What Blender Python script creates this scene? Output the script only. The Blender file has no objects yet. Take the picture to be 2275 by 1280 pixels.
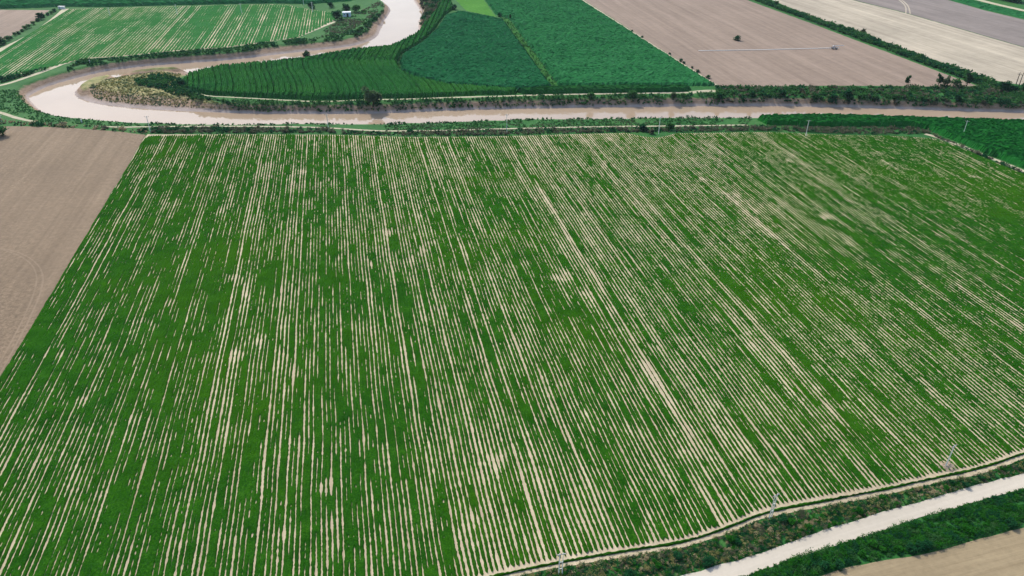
import bpy, bmesh, math, random
import numpy as np
from mathutils import Vector, Matrix
random.seed(7)
R = math.radians
SC = bpy.context.scene
COL = SC.collection

# ------------------------------------------------------------------ camera
CAM_H, PITCH, FPX, W0, H0 = 100.0, R(31.5), 1624.0, 2275.0, 1280.0
cam = bpy.data.cameras.new('camera'); camo = bpy.data.objects.new('camera', cam); COL.objects.link(camo)
camo.location = (0, 0, CAM_H); camo.rotation_euler = (R(90) - PITCH, 0, 0)
cam.sensor_width = 36.0; cam.lens = FPX / W0 * 36.0; cam.clip_start = 0.5; cam.clip_end = 30000
SC.camera = camo

# ------------------------------------------------------------------ sky, sun, exposure
SUN_EL, SUN_AZ = R(46), R(-30)          # azimuth measured from +Y (view direction), negative = to the left
world = bpy.data.worlds.new('World'); SC.world = world; world.use_nodes = True
wn = world.node_tree; wn.nodes.clear()
sky = wn.nodes.new('ShaderNodeTexSky'); sky.sky_type = 'NISHITA'; sky.sun_disc = False
sky.sun_elevation = SUN_EL; sky.sun_rotation = SUN_AZ
sky.air_density = 1.0; sky.dust_density = 2.5; sky.ozone_density = 1.0; sky.altitude = 50
bg = wn.nodes.new('ShaderNodeBackground'); bg.inputs[1].default_value = 0.15
wo = wn.nodes.new('ShaderNodeOutputWorld')
wn.links.new(sky.outputs[0], bg.inputs[0]); wn.links.new(bg.outputs[0], wo.inputs[0])
sd = bpy.data.lights.new('sun', 'SUN'); sd.energy = 2.2; sd.angle = R(2.5); sd.color = (1, .93, .81)
so = bpy.data.objects.new('sun', sd); COL.objects.link(so)
sdir = Vector((math.sin(SUN_AZ) * math.cos(SUN_EL), math.cos(SUN_AZ) * math.cos(SUN_EL), math.sin(SUN_EL)))
so.rotation_euler = sdir.to_track_quat('Z', 'Y').to_euler(); so.location = (0, 0, 300)
vs = SC.view_settings; vs.view_transform = 'Standard'; vs.look = 'None'; vs.exposure = 0.44; vs.gamma = 1.0
vs.use_curve_mapping = False
SC.cycles.max_bounces = 5; SC.cycles.diffuse_bounces = 2; SC.cycles.glossy_bounces = 2
SC.cycles.volume_bounces = 0; SC.cycles.transparent_max_bounces = 4

# ------------------------------------------------------------------ helpers: geometry of the view (ground survey)
def gp(u, v, z=0.0):
    """ground point at height z seen at photo pixel (u, v)"""
    xc = (u - W0 / 2) / FPX; yc = (H0 / 2 - v) / FPX
    dx = xc; dy = math.cos(PITCH) + yc * math.sin(PITCH); dz = -math.sin(PITCH) + yc * math.cos(PITCH)
    k = (z - CAM_H) / dz
    return (dx * k, dy * k)
def gpl(pts, z=0.0): return [gp(u, v, z) for u, v in pts]
def rise(u, vb, vt):
    """height of an upright thing with its foot at row vb and its top at row vt"""
    y = gp(u, vb)[1]; yc = (H0 / 2 - vt) / FPX
    return CAM_H + y * (-math.sin(PITCH) + yc * math.cos(PITCH)) / (math.cos(PITCH) + yc * math.sin(PITCH))

# ------------------------------------------------------------------ helpers: noise
def _h(ix, iy, s):
    n = (ix.astype(np.int64) * 374761393 + iy.astype(np.int64) * 668265263 + int(s) * 144269504) & 0x7fffffff
    n = ((n ^ (n >> 13)) * 1274126177) & 0x7fffffff
    n = ((n ^ (n >> 16)) * 668265263) & 0x7fffffff
    return (n ^ (n >> 15)) % 100003 / 100003.0
def vn(x, y, s=0):
    x, y = np.broadcast_arrays(np.asarray(x, float), np.asarray(y, float))
    x0 = np.floor(x); y0 = np.floor(y); fx = x - x0; fy = y - y0
    fx = fx * fx * (3 - 2 * fx); fy = fy * fy * (3 - 2 * fy)
    a = _h(x0, y0, s); b = _h(x0 + 1, y0, s); c = _h(x0, y0 + 1, s); d = _h(x0 + 1, y0 + 1, s)
    return (a * (1 - fx) + b * fx) * (1 - fy) + (c * (1 - fx) + d * fx) * fy
def fbm(x, y, s=0, o=3):
    t = 0; a = 1; w = 0
    for i in range(o):
        t = t + a * vn(np.asarray(x) * 2 ** i, np.asarray(y) * 2 ** i, s + 17 * i); w += a; a *= .5
    return t / w
def inside(px, py, poly):
    px = np.asarray(px); py = np.asarray(py); r = np.zeros(px.shape, bool); n = len(poly)
    for i in range(n):
        x1, y1 = poly[i]; x2, y2 = poly[(i + 1) % n]
        if y1 == y2: continue
        c = ((y1 > py) != (y2 > py)) & (px < (x2 - x1) * (py - y1) / (y2 - y1) + x1)
        r ^= c
    return r
def pdist(px, py, pl, closed=False):
    d = np.full(np.shape(px), 1e9); n = len(pl)
    for i in range(n if closed else n - 1):
        ax, ay = pl[i]; bx, by = pl[(i + 1) % n]
        L = (bx - ax) ** 2 + (by - ay) ** 2 + 1e-9
        t = np.clip(((px - ax) * (bx - ax) + (py - ay) * (by - ay)) / L, 0, 1)
        d = np.minimum(d, np.hypot(px - ax - t * (bx - ax), py - ay - t * (by - ay)))
    return d
def smooth(pl, n=3, closed=False):
    p = np.array(pl, float)
    for _ in range(n):
        if closed:
            q = np.roll(p, -1, 0); p = np.stack([.75 * p + .25 * q, .25 * p + .75 * q], 1).reshape(-1, 2)
        else:
            a, b = p[:-1], p[1:]; m = np.stack([.75 * a + .25 * b, .25 * a + .75 * b], 1).reshape(-1, 2)
            p = np.vstack([p[:1], m, p[-1:]])
    return [tuple(x) for x in p]
def resample(pl, step):
    p = np.array(pl, float); s = np.r_[0, np.cumsum(np.hypot(*np.diff(p, axis=0).T))]
    t = np.linspace(0, s[-1], max(2, int(s[-1] / step)))
    return np.stack([np.interp(t, s, p[:, 0]), np.interp(t, s, p[:, 1])], 1)
def ragged(poly, step=2.0, amp=.4, seed=0):
    """closed outline broken into short edges that wander a little"""
    p = resample(list(poly) + [poly[0]], step)[:-1]
    j = np.stack([fbm(p[:, 0] / 3, p[:, 1] / 3, seed) - .5, fbm(p[:, 0] / 3, p[:, 1] / 3, seed + 50) - .5], 1)
    return p + j * 2 * amp

# ------------------------------------------------------------------ helpers: objects
def tag(o, label=None, cat=None, group=None, kind=None):
    for k, v in (('label', label), ('category', cat), ('group', group), ('kind', kind)):
        if v: o[k] = v
    return o
def mesh_np(name, V, F, mats=None, fm=None, shade=True):
    V = np.asarray(V, np.float32).reshape(-1, 3); F = np.asarray(F, np.int32); k = F.shape[1]
    me = bpy.data.meshes.new(name); me.vertices.add(len(V)); me.vertices.foreach_set('co', V.ravel())
    me.loops.add(F.size); me.loops.foreach_set('vertex_index', F.ravel())
    me.polygons.add(len(F)); me.polygons.foreach_set('loop_start', np.arange(0, F.size, k, dtype=np.int32))
    me.polygons.foreach_set('use_smooth', np.full(len(F), shade))
    for m in (mats if isinstance(mats, (list, tuple)) else [mats] if mats else []): me.materials.append(m)
    if fm is not None: me.polygons.foreach_set('material_index', np.asarray(fm, np.int32))
    me.update(calc_edges=True)
    return me
def add(name, me, parent=None, loc=None):
    o = bpy.data.objects.new(name, me); COL.objects.link(o)
    if parent: o.parent = parent
    if loc is not None: o.location = loc
    return o
def empty(name, loc, rz=0):
    o = bpy.data.objects.new(name, None); COL.objects.link(o); o.location = loc; o.rotation_euler = (0, 0, rz)
    o.empty_display_size = .5
    return o
def sheet(name, poly, z, mat, step=2.0, amp=.4, seed=0):
    p = ragged(poly, step, amp, seed)
    me = bpy.data.meshes.new(name)
    me.from_pydata([(x, y, z) for x, y in p], [], [list(range(len(p)))]); me.materials.append(mat); me.update()
    if me.polygons[0].normal.z < 0: me.flip_normals()
    return tag(add(name, me), kind='structure')
def ribbon(name, pl, width, z, mat, step=1.5, seed=0, amp=.2, edge=None):
    """a path of given width (number or list of two ends) along a line"""
    p = resample(smooth(pl, 2), step); d = np.gradient(p, axis=0); d /= np.linalg.norm(d, axis=1)[:, None] + 1e-9
    n = np.stack([-d[:, 1], d[:, 0]], 1)
    w = np.linspace(width[0], width[1], len(p)) if isinstance(width, (tuple, list)) else np.full(len(p), width)
    s = np.arange(len(p)) * step
    wl = w / 2 + amp * (fbm(s / 4, s * 0, seed) - .5) * 2; wr = w / 2 + amp * (fbm(s / 4, s * 0 + 9, seed) - .5) * 2
    V = np.concatenate([np.c_[p - n * wl[:, None], np.full(len(p), z)], np.c_[p, np.full(len(p), z + .01)], np.c_[p + n * wr[:, None], np.full(len(p), z)]])
    m = len(p); i = np.arange(m - 1)
    F = np.concatenate([np.stack([i + m, i + m + 1, i + 1, i], 1)[:, ::-1], np.stack([i + 2 * m, i + 2 * m + 1, i + m + 1, i + m], 1)[:, ::-1]])
    me = mesh_np(name, V, F, mat)
    if len(me.polygons) and me.polygons[0].normal.z < 0: me.flip_normals()
    return tag(add(name, me), kind='structure')

# ------------------------------------------------------------------ helpers: materials
class NT:
    def __init__(s, name):
        s.m = bpy.data.materials.new(name); s.m.use_nodes = True; s.t = s.m.node_tree; s.b = s.t.nodes['Principled BSDF']
        s.b.inputs['Roughness'].default_value = .85; s.b.inputs['Specular IOR Level'].default_value = .15
        s._pos = None
    def n(s, ty, **kw):
        x = s.t.nodes.new(ty)
        for k, v in kw.items(): setattr(x, k, v)
        return x
    def l(s, a, b): s.t.links.new(a, b)
    def pos(s):
        if s._pos is None: s._pos = s.n('ShaderNodeNewGeometry').outputs['Position']
        return s._pos
    def noise(s, scale, detail=3, rot=0, stretch=(1, 1, 1), rough=.55, dist=0, off=(0, 0, 0)):
        mp = s.n('ShaderNodeMapping', vector_type='TEXTURE'); mp.inputs['Rotation'].default_value = (0, 0, rot)
        mp.inputs['Scale'].default_value = stretch; mp.inputs['Location'].default_value = off
        s.l(s.pos(), mp.inputs[0]); x = s.n('ShaderNodeTexNoise')
        x.inputs['Scale'].default_value = scale; x.inputs['Detail'].default_value = detail; x.inputs['Roughness'].default_value = rough
        x.inputs['Distortion'].default_value = dist
        s.l(mp.outputs[0], x.inputs['Vector']); return x.outputs['Fac']
    def ramp(s, fac, stops):
        x = s.n('ShaderNodeValToRGB'); e = x.color_ramp.elements
        while len(e) < len(stops): e.new(.5)
        for k, (p, c) in zip(e, stops): k.position = p; k.color = (c[0], c[1], c[2], 1) if not isinstance(c, (int, float)) else (c, c, c, 1)
        s.l(fac, x.inputs[0]); return x.outputs[0]
    def mix(s, fac, a, b, mode='MIX'):
        x = s.n('ShaderNodeMix', data_type='RGBA', blend_type=mode)
        for i, v in ((0, fac), (6, a), (7, b)):
            if hasattr(v, 'default_value'): s.l(v, x.inputs[i])
            elif i == 0: x.inputs[0].default_value = v
            else: x.inputs[i].default_value = (*v, 1) if not isinstance(v, (int, float)) else (v, v, v, 1)
        return x.outputs[2]
    def math(s, op, a, b=0, clamp=False):
        x = s.n('ShaderNodeMath', operation=op); x.use_clamp = clamp
        for i, v in ((0, a), (1, b)):
            if hasattr(v, 'default_value'): s.l(v, x.inputs[i])
            else: x.inputs[i].default_value = v
        return x.outputs[0]
    def attr(s, name):
        return s.n('ShaderNodeAttribute', attribute_name=name).outputs['Fac']
    def bump(s, h, strength, dist):
        x = s.n('ShaderNodeBump'); x.inputs['Strength'].default_value = strength; x.inputs['Distance'].default_value = dist
        s.l(h, x.inputs['Height']); s.l(x.outputs[0], s.b.inputs['Normal'])
    def out(s, c):
        s.l(c, s.b.inputs['Base Color']); return s.m
def flat(name, c, rough=.7, spec=.3, metal=0, vary=.12, sc=3):
    t = NT(name); t.b.inputs['Roughness'].default_value = rough; t.b.inputs['Specular IOR Level'].default_value = spec; t.b.inputs['Metallic'].default_value = metal
    f = t.noise(sc, 4); return t.out(t.ramp(f, [(.25, [x * (1 - vary) for x in c]), (.75, [min(1, x * (1 + vary)) for x in c])]))
def soil(name, a, b, rot, streak=.35, clod=.5, ca=.12, bumpd=.06, patch=(.9, 1.08), cloddy=0):
    """tilled earth: long tillage streaks, patches and clods"""
    t = NT(name)
    st = t.noise(streak, 4, rot, (1, 40, 1), .6); st2 = t.noise(streak * 4, 3, rot, (1, 30, 1), .6); big = t.noise(.018, 3); cl = t.noise(clod, 5, rough=.7)
    c = t.ramp(t.math('ADD', t.math('MULTIPLY', st, .6), t.math('MULTIPLY', st2, .4)), [(.3, a), (.7, b)])
    c = t.mix(1, c, t.ramp(big, [(.3, patch[0]), (.7, patch[1])]), 'MULTIPLY')
    c = t.mix(1, c, t.ramp(cl, [(.25, 1 - ca * 1.2), (.75, 1 + ca * .9)]), 'MULTIPLY')
    if cloddy:       # patches of coarse, unbroken clods
        cc = t.ramp(t.noise(1.1, 3, rough=.8), [(.35, 1 - cloddy), (.65, 1 + cloddy)]); c = t.mix(t.ramp(t.noise(.022, 3, rot, (1, 2, 1), off=(3, 9, 0)), [(.48, 0), (.62, 1)]), c, t.mix(1, c, cc, 'MULTIPLY'))
    t.bump(t.math('ADD', cl, t.math('MULTIPLY', st2, .6)), .6, bumpd)
    return t.out(c)
def leafy(name, dark, mid, light, sc=.35, fine=2.2, patchc=None, rough=.55, bumpd=.0, thin=0):
    """foliage colour; thin leaves (loose leaf faces) also let a share of the light through"""
    t = NT(name); t.b.inputs['Roughness'].default_value = rough; t.b.inputs['Specular IOR Level'].default_value = .0
    a = t.noise(sc, 4, rough=.65); f = t.noise(fine, 3, rough=.7)
    c = t.ramp(t.math('ADD', t.math('MULTIPLY', a, .4), t.math('MULTIPLY', f, .6)), [(.36, dark), (.52, mid), (.66, light)])
    if patchc: c = t.mix(t.ramp(t.noise(.02, 4, rough=.6), [(.46, 0), (.68, 1)]), c, t.mix(.45, c, patchc))
    if bumpd: t.bump(f, .8, bumpd)
    m = t.out(c)
    if thin:
        tr = t.n('ShaderNodeBsdfTranslucent'); mx = t.n('ShaderNodeMixShader'); mx.inputs[0].default_value = thin
        t.l(c, tr.inputs[0]); t.l(t.b.outputs[0], mx.inputs[1]); t.l(tr.outputs[0], mx.inputs[2])
        o = [x for x in t.t.nodes if x.type == 'OUTPUT_MATERIAL'][0]; t.l(mx.outputs[0], o.inputs[0])
    return m
def ang(u0, v0, u1, v1):
    """ground bearing of the line between two photo points, counted from the view direction to the left"""
    p, q = gp(u0, v0), gp(u1, v1); return math.atan2(-(q[0] - p[0]), q[1] - p[1])
TILL = R(12.3)          # crop rows run 12.3 degrees left of the view direction
A_FAR = ang(1780, 170, 1640, 95); A_STUB = ang(2203, 179, 1715, 8); A_GREY = ang(2275, 106, 1892, 0); A_ROAD = ang(1700, 1245, 2250, 1076); A_LOW = ang(1900, 1290, 2275, 1195)
M = {}
M['field_soil'] = soil('field_soil', (.38, .31, .20), (.66, .575, .40), TILL, .9, .5, patch=(.86, 1.08))
M['bare_left'] = soil('bare_left', (.190, .140, .091), (.283, .212, .141), TILL, .22, .7, ca=.2, patch=(.82, 1.12), cloddy=.3)
M['wheel_track'] = soil('wheel_track', (.22, .165, .11), (.31, .235, .16), TILL, .22, .7, ca=.15)
M['bare_far'] = soil('bare_far', (.21, .158, .119), (.355, .274, .212), A_FAR, .16, .25, bumpd=.12, patch=(.92, 1.06))
M['bare_low'] = soil('bare_low', (.27, .21, .125), (.395, .315, .19), A_LOW, 1.0, .8)
M['stubble'] = soil('stubble', (.32, .272, .208), (.60, .535, .405), A_STUB, .10, .2, bumpd=.1, patch=(.82, 1.12))
M['grey_field'] = soil('grey_field', (.178, .152, .136), (.305, .264, .235), A_GREY, .10, .2, bumpd=.1, patch=(.88, 1.1))
M['road'] = soil('gravel_road', (.53, .48, .39), (.63, .575, .475), A_ROAD, .5, 1.2, ca=.05, bumpd=.01)
M['path'] = soil('dry_path', (.40, .38, .25), (.56, .52, .37), R(-80), .6, .8, bumpd=.03)
M['crop'] = leafy('crop_leaves', (.007, .048, .003), (.018, .091, .005), (.042, .148, .010), .22, 3.2, (.04, .12, .002), bumpd=.1)
M['crop2'] = leafy('crop_leaves_far', (.022, .115, .028), (.036, .155, .04), (.06, .20, .058), .12, 1.2, (.07, .17, .04))
M['corn_a'] = leafy('corn_striped', (.012, .08, .018), (.02, .11, .025), (.033, .145, .036), .08, .9, (.035, .135, .018))
M['corn_b'] = leafy('corn_dark', (.010, .088, .030), (.017, .12, .041), (.028, .16, .058), .06, .45)
M['corn_c'] = leafy('corn_bright', (.015, .118, .034), (.027, .162, .048), (.044, .21, .07), .05, .45)
M['corn_p'] = leafy('corn_near', (.008, .10, .014), (.014, .14, .02), (.025, .18, .03), .15, 1.1)
M['lightgreen'] = leafy('young_green_crop', (.06, .19, .04), (.085, .24, .045), (.12, .29, .06), .05, .6)
M['weed'] = leafy('weed_green', (.022, .105, .026), (.045, .155, .04), (.095, .22, .07), .3, 1.5, thin=.4)
M['weed_dark'] = leafy('weed_dark', (.008, .065, .024), (.018, .105, .036), (.036, .15, .055), .3, 1.5, thin=.4)
M['weed_near'] = leafy('weed_near', (.009, .08, .008), (.026, .16, .016), (.06, .25, .034), .5, 2.5, thin=.4)
M['dry'] = leafy('dry_weed', (.26, .22, .12), (.40, .34, .2), (.54, .48, .3), .4, 2., thin=.4)
M['straw'] = leafy('straw_grass', (.15, .17, .055), (.27, .265, .10), (.42, .37, .17), .25, 1.6, thin=.35)
M['track_grass'] = leafy('track_grass', (.03, .13, .03), (.05, .165, .04), (.085, .21, .06), .2, .9)
M['ditch'] = leafy('ditch_weed', (.07, .085, .05), (.13, .14, .085), (.24, .22, .16), .3, 1.4, thin=.4)
M['tree'] = leafy('tree_leaves', (.014, .06, .02), (.03, .10, .032), (.055, .14, .05), .5, 1.4, thin=.4)
M['willow'] = leafy('willow_leaves', (.06, .12, .055), (.11, .18, .08), (.18, .26, .13), .5, 1.4, thin=.4)
M['bark'] = flat('bark', (.10, .075, .05), .9, .1)
M['concrete'] = flat('concrete', (.80, .79, .72), .85, .2)
M['steel'] = flat('galvanised_steel', (.42, .44, .45), .5, .4, .4)
M['ceramic'] = flat('insulator', (.30, .16, .10), .3, .5)
M['wood'] = flat('dark_wood_pole', (.10, .085, .07), .8, .2)
M['white'] = flat('white_paint', (.76, .77, .76), .7, .3)
M['bluewhite'] = flat('pale_blue_render', (.62, .72, .82), .8, .2)
M['dark'] = flat('dark_opening', (.03, .035, .045), .6, .3)
M['roof'] = flat('pale_sheet_roof', (.72, .78, .84), .5, .4)
M['hose'] = flat('white_plastic_pipe', (.74, .71, .66), .5, .3)
M['red'] = flat('machine_paint', (.62, .56, .54), .5, .4)
M['tyre'] = flat('rubber', (.03, .03, .03), .9, .1)
M['rubble'] = flat('rubble', (.36, .29, .21), .9, .1, 0, .3, 1.5)

# ------------------------------------------------------------------ the river and the ground
ZW = -3.5
far_low = [(2700, 258), (2500, 255), (2275, 250), (2100, 245), (1900, 238), (1700, 235), (1500, 236), (1300, 238), (1150, 241), (1052, 243), (946, 247), (840, 252), (708, 252), (600, 252), (520, 251), (396, 247), (290, 240), (224, 233), (185, 223), (166, 210), (176, 197), (192, 188), (224, 181), (277, 171), (330, 163), (396, 157)]
near_up = [(440, 152), (488, 147), (550, 142), (600, 138), (682, 128), (788, 109), (867, 102), (920, 76)]
up_right = [(934, 63), (929, 50), (943, 34), (931, 16), (921, 0), (905, -30), (890, -60)]
up_left = [(800, -60), (815, -25), (838, 0), (862, 14), (867, 25), (851, 50), (844, 63), (840, 82), (803, 98), (761, 106), (656, 116), (550, 129), (475, 136), (396, 141), (317, 147), (238, 157), (185, 169), (132, 183), (92, 196), (56, 215)]
near_low = [(60, 222), (79, 239), (119, 253), (158, 260), (238, 266), (335, 272), (449, 275), (550, 275), (682, 272), (761, 275), (840, 274), (946, 271), (1149, 264), (1300, 262), (1500, 260), (1650, 260), (1802, 258), (2018, 263), (2275, 271), (2500, 278), (2700, 284)]
def shift(pl, d): return [(x, y + d) for x, y in pl]
river = gpl(far_low, ZW) + shift(gpl(near_up, 0), -2.5) + gpl(up_right, ZW) + gpl(up_left, ZW) + shift(gpl(near_low, 0), 2.5)
river = smooth(river, 2, True)
bar_zone = gpl([(166, 210), (290, 244), (520, 255), (520, 235), (430, 222), (405, 185), (440, 150), (396, 150), (250, 160)])
mudbeach = gpl([(600, 120), (656, 116), (761, 106), (803, 98), (840, 82), (844, 63)], ZW)

def axis(*parts): return np.unique(np.round(np.concatenate(parts), 3))
gx = axis(-9000 * np.geomspace(1, .05, 14), np.arange(-440, 460, 2.2), 9000 * np.geomspace(.055, 1, 14))
gy = axis([-6000, -2000, -600, -150, -40, 30], np.arange(60, 262, 14), np.arange(262, 640, 1.6), np.arange(642, 760, 8), 9000 * np.geomspace(.09, 1, 14))
X, Y = np.meshgrid(gx, gy)
near = (np.abs(X) < 460) & (Y > 262) & (Y < 760)
D = np.full(X.shape, 999.0); D[near] = pdist(X[near], Y[near], river, True)
INR = np.zeros(X.shape, bool); INR[near] = inside(X[near], Y[near], river)
BW = np.full(X.shape, 3.2)
BW[near] += 1.6 * (fbm(X[near] / 9, Y[near] / 9, 3) - .3)
barw = inside(X, Y, bar_zone); BW = np.where(barw, 11 + 5 * fbm(X / 12, Y / 12, 5), BW)
mb = np.full(X.shape, 999.0); mb[near] = pdist(X[near], Y[near], mudbeach); BW = np.where(mb < 7, 7.5, BW)
k = np.clip(D / BW, 0, 1); k = k ** .8
Z = np.where(INR, ZW - np.clip(D * .3, 0, 1.4), ZW + (0 - ZW) * k)
Z = np.where(~INR & (k < 1) & (k > .1), Z + .5 * (fbm(X / 3, Y / 3, 8) - .5), Z)
ny, nx = X.shape; idx = np.arange(ny * nx).reshape(ny, nx)
F = np.stack([idx[:-1, :-1], idx[:-1, 1:], idx[1:, 1:], idx[1:, :-1]], -1).reshape(-1, 4)
t = NT('meadow_ground')
g1 = t.noise(.05, 5, rough=.65); g2 = t.noise(.6, 4, rough=.7); g3 = t.noise(.012, 3)
grass = t.ramp(t.math('ADD', t.math('MULTIPLY', g1, .55), t.math('MULTIPLY', g2, .45)), [(.3, (.012, .085, .018)), (.5, (.026, .135, .026)), (.66, (.065, .175, .042)), (.8, (.16, .18, .08))])
sepz = t.n('ShaderNodeSeparateXYZ'); t.l(t.pos(), sepz.inputs[0])
zz = t.math('ADD', sepz.outputs[2], t.math('MULTIPLY', t.math('SUBTRACT', t.noise(.35, 4, rough=.7), .5), 1.6))
earth = t.ramp(t.noise(.9, 4, 0, (2.5, 2.5, .35), .7), [(.3, (.19, .13, .085)), (.5, (.30, .21, .14)), (.7, (.42, .31, .22))])
mud = t.ramp(t.noise(.4, 3), [(.3, (.36, .29, .25)), (.7, (.46, .385, .34))])
low = t.n('ShaderNodeMapRange'); t.l(sepz.outputs[2], low.inputs[0]); low.inputs[1].default_value = ZW + .5; low.inputs[2].default_value = ZW + 1.3
bank = t.mix(low.outputs[0], mud, earth)
mr = t.n('ShaderNodeMapRange'); t.l(zz, mr.inputs[0]); mr.inputs[1].default_value = -1.1; mr.inputs[2].default_value = -.35
dryc = t.ramp(t.noise(.12, 5, rough=.7), [(.35, (.13, .16, .05)), (.5, (.25, .25, .10)), (.65, (.42, .36, .17))])
grass = t.mix(t.attr('dry'), grass, dryc)
t.bump(g2, .7, .25)
M['ground'] = t.out(t.mix(mr.outputs[0], bank, grass))
gm = mesh_np('ground', np.c_[X.ravel(), Y.ravel(), Z.ravel()], F, M['ground'])
bc = gp(290, 205)
dryv = np.where(inside(X, Y, gpl([(120, 200), (150, 245), (290, 262), (700, 266), (700, 240), (470, 226), (405, 205), (400, 172), (450, 150), (396, 140), (250, 145)])), 1.0, 0)
at = gm.attributes.new('dry', 'FLOAT', 'POINT'); at.data.foreach_set('value', dryv.ravel().astype(np.float32))
tag(add('ground', gm), kind='structure')
t = NT('muddy_river_water'); b = t.b.inputs
b['Base Color'].default_value = (.50, .35, .24, 1); b['Roughness'].default_value = .04; b['IOR'].default_value = 1.33; b['Specular IOR Level'].default_value = .5
t.out(t.ramp(t.noise(.03, 3), [(.3, (.385, .292, .203)), (.7, (.435, .336, .24))])); t.bump(t.noise(.5, 3, 0, (3, 1, 1)), .04, .04)
M['water'] = t.m
p = np.array(river); me = bpy.data.meshes.new('river_water'); me.from_pydata([(x, y, ZW) for x, y in p], [], [list(range(len(p)))]); me.materials.append(M['water']); me.update()
# the sheet reaches a little under the banks
me2 = mesh_np('river_water', [(-460, 255, ZW), (560, 255, ZW), (560, 900, ZW), (-460, 900, ZW)], [(0, 1, 2, 3)], M['water'])
bpy.data.meshes.remove(me); tag(add('river_water', me2), kind='structure')

# ------------------------------------------------------------------ field sheets, roads, paths
LEFTEDGE = [(327, 299), (317, 312), (280, 377), (224, 470), (157, 585), (100, 680), (45, 772), (0, 848), (-120, 1050), (-250, 1280), (-330, 1420)]
BOTTOM = [(940, 1320), (1126, 1272), (1285, 1240), (1417, 1219), (1522, 1203), (1602, 1177), (1700, 1136), (1807, 1116), (1939, 1092), (2071, 1062), (2177, 1040), (2275, 1006), (2420, 955)]
RIGHTEDGE = [(2560, 520), (2420, 452), (2275, 388), (2124, 325), (2080, 309)]
TOPE = [(2000, 303), (1850, 300), (1700, 294), (1500, 297), (1462, 307), (1430, 304), (1390, 296), (1300, 298), (1100, 304), (900, 305), (740, 300), (500, 299)]
FIELD = gpl(LEFTEDGE + [(700, 1420)] + BOTTOM + RIGHTEDGE + TOPE)
VERGE_TOP = [(u, v + 14) for u, v in BOTTOM]
field = sheet('crop_field', gpl(LEFTEDGE + [(700, 1440)] + VERGE_TOP + RIGHTEDGE + TOPE), .05, M['field_soil'], 2, .25)
sheet('bare_field', gpl([(-400, 290), (0, 281), (60, 281), (150, 284), (250, 291), (325, 300), (316, 312), (279, 377), (223, 470), (156, 585), (99, 680), (44, 772), (-1, 848), (-121, 1050), (-251, 1280), (-900, 1280)]), .04, M['bare_left'])
ROAD_T = [(1180, 1390), (1380, 1322), (1510, 1280), (1600, 1254), (1675, 1235), (1754, 1206), (1807, 1186), (1939, 1144), (2071, 1107), (2177, 1075), (2275, 1052), (2420, 1012)]
ROAD_B = [(1380, 1390), (1530, 1322), (1660, 1280), (1754, 1243), (1833, 1221), (1939, 1186), (2071, 1144), (2150, 1121), (2275, 1086), (2420, 1042)]
sheet('gravel_road', gpl(ROAD_T + ROAD_B[::-1]), .06, M['road'], 1.2, .35)
HEDGE_B = [(1560, 1390), (1700, 1322), (1833, 1275), (1886, 1260), (1992, 1242), (2071, 1229), (2177, 1199), (2275, 1172), (2420, 1128)]
sheet('tilled_field', gpl(HEDGE_B + [(2600, 1300), (2300, 1600), (1560, 1500)]), .05, M['bare_low'], 2, .3)
for du in (0, 14):
    ribbon('wheel_track', gpl([(-60 - du, 545), (10 - du, 552), (60 - du, 568), (90 - du, 592), (98 - du, 625), (80 - du, 680), (40 - du, 760), (-10 - du, 850)]), .45, .055, M['wheel_track'], amp=.08, seed=du)
# beyond the river
C_RIGHT = [(1230, -40), (1290, 0), (1364, 47), (1443, 98), (1522, 148), (1591, 190)]
sheet('brown_field', gpl([(1240, -40), (1297, 0), (1371, 47), (1450, 98), (1529, 148), (1596, 192), (1700, 193), (1800, 191), (1950, 191), (2100, 193), (2172, 191), (2071, 154), (1939, 104), (1807, 54), (1675, 6), (1550, -40)]), .05, M['bare_far'])
sheet('stubble_field', gpl([(1640, -40), (1725, 5), (1807, 38), (1913, 72), (2018, 113), (2124, 150), (2203, 178), (2275, 190), (2500, 215), (2500, 170), (2275, 106), (2124, 62), (2010, 29), (1892, 0), (1770, -32)]), .05, M['stubble'])
sheet('fallow_field', gpl([(1780, -34), (1892, -1), (2010, 28), (2124, 61), (2275, 105), (2500, 168), (2500, 100), (2275, 44), (2190, 24), (2105, 0), (2000, -30)]), .055, M['grey_field'])
ribbon('far_road', gpl([(2080, -30), (2171, 0), (2275, 24), (2500, 72)]), 5.5, .06, M['path'])
ribbon('farm_track', gpl([(1985, -8), (2003, 4), (2012, 14), (2013, 24), (2012, 30)]), .9, .075, M['stubble'], amp=.1)
ribbon('farm_track', gpl([(1990, -8), (2009, 4), (2018, 14), (2021, 24), (2022, 31)]), .9, .075, M['stubble'], amp=.1)
K_POLY = [(-160, 190), (0, 120), (79, 78), (132, 36), (150, 21), (238, 18), (400, 14), (600, 10), (637, 11), (669, 18), (748, 30), (744, 45), (708, 63), (663, 84), (603, 92), (502, 106), (396, 113), (264, 126), (185, 131), (119, 148), (79, 157), (0, 174), (-160, 215)]
sheet('crop_field', gpl(K_POLY), .05, M['field_soil'], 2.5, .5)
sheet('fallow_plot', gpl([(-200, 22), (0, 22), (111, 23), (92, 36), (79, 46), (0, 95), (-200, 190)]), .05, M['bare_far'])
ribbon('dirt_path', gpl([(-150, 178), (0, 112), (79, 75), (132, 34), (146, 20)]), 4.5, .06, M['path'])
ribbon('dirt_path', gpl([(-90, 205), (0, 192), (60, 172), (119, 151), (135, 143), (152, 139)]), (2.2, 3), .06, M['path'])
ribbon('dirt_path', gpl([(-90, 235), (0, 249), (25, 259), (55, 267), (80, 271)]), (2.4, 1.6), .065, M['path'])
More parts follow.
